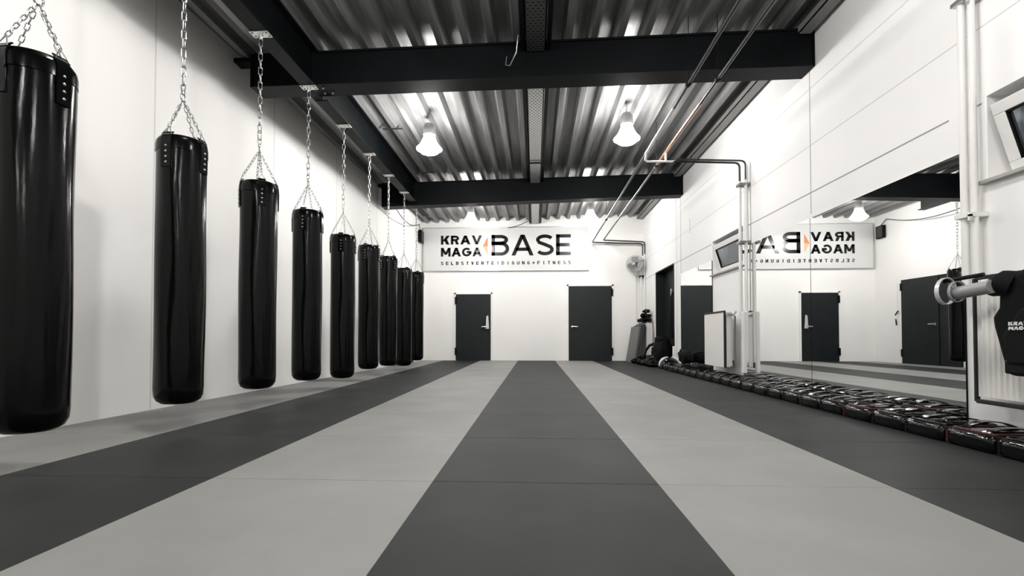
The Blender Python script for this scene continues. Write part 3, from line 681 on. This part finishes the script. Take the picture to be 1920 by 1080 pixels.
for i,y in enumerate(nlist):
    pk=seq.get(i,(0 if i%3 else 2)); p0=protos[pk]
    o=p0 if pk not in used else copy_tree(p0); used.add(pk)
    o.location=(2.70+random.uniform(-.006,.004),y,.0); o.rotation_euler=(0,0,R(random.uniform(-1.2,1.2)))
    red=pk in (1,3)
    tag(o,('black kick shield with red edging' if red else 'glossy black kick shield with two handles')+f', {ordinal(i)} of the floor row from the camera','kick shield','kick shields laid in a row along the right wall')

# ---------------------------------------------------------------- gear in the back right corner
def glove(loc,rz,label,tilt=0):
    t=thing('boxing_glove',label,'boxing glove',loc,rz,'boxing gloves in the back corner')
    m=M(); m.tube([(-.13,0,.055),(-.07,0,.055),(-.02,0,.06),(.05,0,.065),(.10,0,.06),(.135,0,.05)],[.042,.043,.052,.062,.056,.025],16).obj('mitt',VINYL,t,60)
    M().tube([(-.01,.045,.06),(.04,.075,.055),(.085,.065,.05)],[.024,.027,.018],10).obj('thumb',VINYL,t,60)
    M().tube([(-.135,0,.055),(-.085,0,.055)],[.046,.047],16).obj('cuff',STRAPM,t,60)
    return t
gl=[((2.50,10.30,0),160,'nearest black boxing glove on the floor before the doorway'),((2.50,10.62,0),200,'black boxing glove on the floor left of the nearest one'),
    ((2.66,10.45,0),120,'black boxing glove on the floor against the doorway edge'),((2.48,10.92,0),150,'black boxing glove in the middle of the floor pile'),
    ((2.46,11.2,0),200,'black boxing glove at the left rim of the floor pile'),((2.55,11.48,0),170,'black boxing glove on the floor under the backpack straps'),
    ((2.45,11.72,0),190,'black boxing glove in front of the leaning boards'),((2.53,10.38,.118),80,'black boxing glove lying on top of the nearest floor gloves'),
    ((2.50,11.33,.118),100,'black boxing glove stacked on top of the far floor gloves')]
for l,a,lb in gl: glove(l,R(a),lb)
gl=[((2.75,11.98,.998),10,'black glove on the corner radiator, nearest end'),((2.76,12.2,.998),170,'black glove in the middle of the corner radiator top'),
    ((2.75,12.42,.998),30,'black glove on the corner radiator, nearest the back wall'),((2.75,12.08,1.112),200,'black glove topmost at the near end of the radiator pile'),
    ((2.76,12.32,1.112),60,'black glove topmost at the far end of the radiator pile'),
    ((2.80,12.18,1.225),95,'black glove crowning the radiator pile')]
for l,a,lb in gl: glove(l,R(a),lb)
def board(dx,y0,y1,mt,label,h=.9,top=.16):
    t=M(); x0=2.40+dx; th=.045; dxx=top
    t.hexa([(x0,y0,0),(x0+th,y0,0),(x0+th,y1,0),(x0,y1,0),(x0+dxx,y0,h),(x0+dxx+th,y0,h-.008),(x0+dxx+th,y1,h-.008),(x0+dxx,y1,h)])
    return tag(t.obj('leaning_mat',mt,bevel=.004),label,'mat','mats leaning on the corner radiator')
board(.0,11.9,12.85,GREYMAT,'mid grey foam mat leaning outermost against the corner radiator',.9,.15)
board(.052,11.85,12.75,DGREYMAT,'charcoal foam mat leaning behind the mid grey one',.93,.145)
board(.104,11.82,12.7,DGREYMAT,'charcoal foam mat leaning innermost against the corner radiator',.96,.14)
# backpack in the doorway
def blob(m,c,r,seed=0,amp=.08,seg=28,rings=18):
    o=len(m.v); m.sphere((0,0,0),1,seg,rings)
    for i in range(o,len(m.v)):
        x,y,z=m.v[i]; sx=lambda q:math.copysign(abs(q)**.72,q)
        k=1+amp*math.sin(3*x+seed)*math.cos(4*z+seed*2)+amp*.6*math.sin(7*y+5*z+seed)
        m.v[i]=(c[0]+sx(x)*r[0]*k,c[1]+sx(y)*r[1]*k,c[2]+sx(z)*r[2]*k)
    return m
bp=thing('backpack','black backpack slumped upright in the dark doorway','backpack',(2.86,10.98,0))
blob(M(),(0,0,.28),(.20,.30,.28),1.3).obj('main_bag',BLACKFAB,bp,80)
blob(M(),(-.13,-.05,.18),(.09,.19,.15),2.1).obj('front_pocket',BLACKFAB,bp,80)
blob(M(),(.02,.05,.56),(.15,.22,.1),.4).obj('top_flap',BLACKFAB,bp,80)
M().tube([(-.08,.25,.50),(-.20,.33,.44),(-.27,.38,.32),(-.29,.40,.22)],[.03,.032,.028,.018],8).obj('shoulder_strap',STRAPM,bp,60)
M().box(-.20,-.185,-.02,.07,.40,.43).xf(Matrix.Translation((0,0,0))).obj('label_patch',WHITE,bp)
M().box(-.232,-.2,-.14,.04,.14,.22).obj('zip_panel',STRAPM,bp,bevel=.004)
hj=thing('hanging_jacket','long black garment hanging from a hook in the dark doorway','jacket',(3.05,10.75,.6))
M().tube([(0,0,1.03),(0,0,.9),(-.0,0,.6),(-.01,0,.3),(-.01,0,.0)],[.03,.06,.075,.085,.09],14).obj('garment',BLACKFAB,hj,60)
M().tube([(-.02,-.09,.9),(-.03,-.13,.5),(-.03,-.14,.2)],[.03,.035,.03],10).obj('sleeve',BLACKFAB,hj,60)
M().box(-.03,.05,.05,.10,.95,1.12).obj('hanger_hook',ALU,hj,bevel=.01)
dm=thing('training_dome','black domed training ball with painted white side highlights before the doorway','training ball',(2.72,9.85,0))
prof=[(.0005,.235)]+[(.20*math.sin(a),.035+.20*math.cos(a)) for a in [R(10*k) for k in range(1,10)]]+[(.205,.02),(.195,0)]
M().lathe(prof[::-1],seg=32).obj('dome',VINYL2,dm,60)
for a in (165,345):  # crescent highlights on both sides put in as white strips
    m=M(); vs=[]
    m.tube([(.202*math.cos(R(a))*math.sin(R(u)),.202*math.sin(R(a))*math.sin(R(u)),.037+.202*math.cos(R(u))) for u in range(8,90,8)],[.004,.010,.018,.024,.028,.03,.03,.028,.024,.018,.01][:11],8).obj('white_highlight',WHITE,dm,60)
db=thing('gear_bag','dark soft gear bag lying against the far mirror','bag',(2.78,9.02,.155),0)
blob(M(),(0,0,.12),(.105,.24,.115),.7).obj('main_bag',BLACKFAB,db,80)
M().tube([(-.06,-.12,.18),(-.08,-.05,.25),(-.08,.05,.25),(-.06,.12,.18)],.012,8).obj('handle',STRAPM,db,60)
wt=tag(M().box(2.845,2.885,10.05,10.10,.0,.45).obj('upright_post',WHITE,bevel=.004),'short white post standing beside the doorway edge','post')
tag(M().prism([(RW-.002,9.15,2.86),(RW-.002,9.19,2.86),(RW-.002,9.19,2.63),(RW-.002,9.15,2.6)],(-.012,0,0)).obj('wall_trunking',PIPEW),'short white trunking strip above the far mirror','trunking')
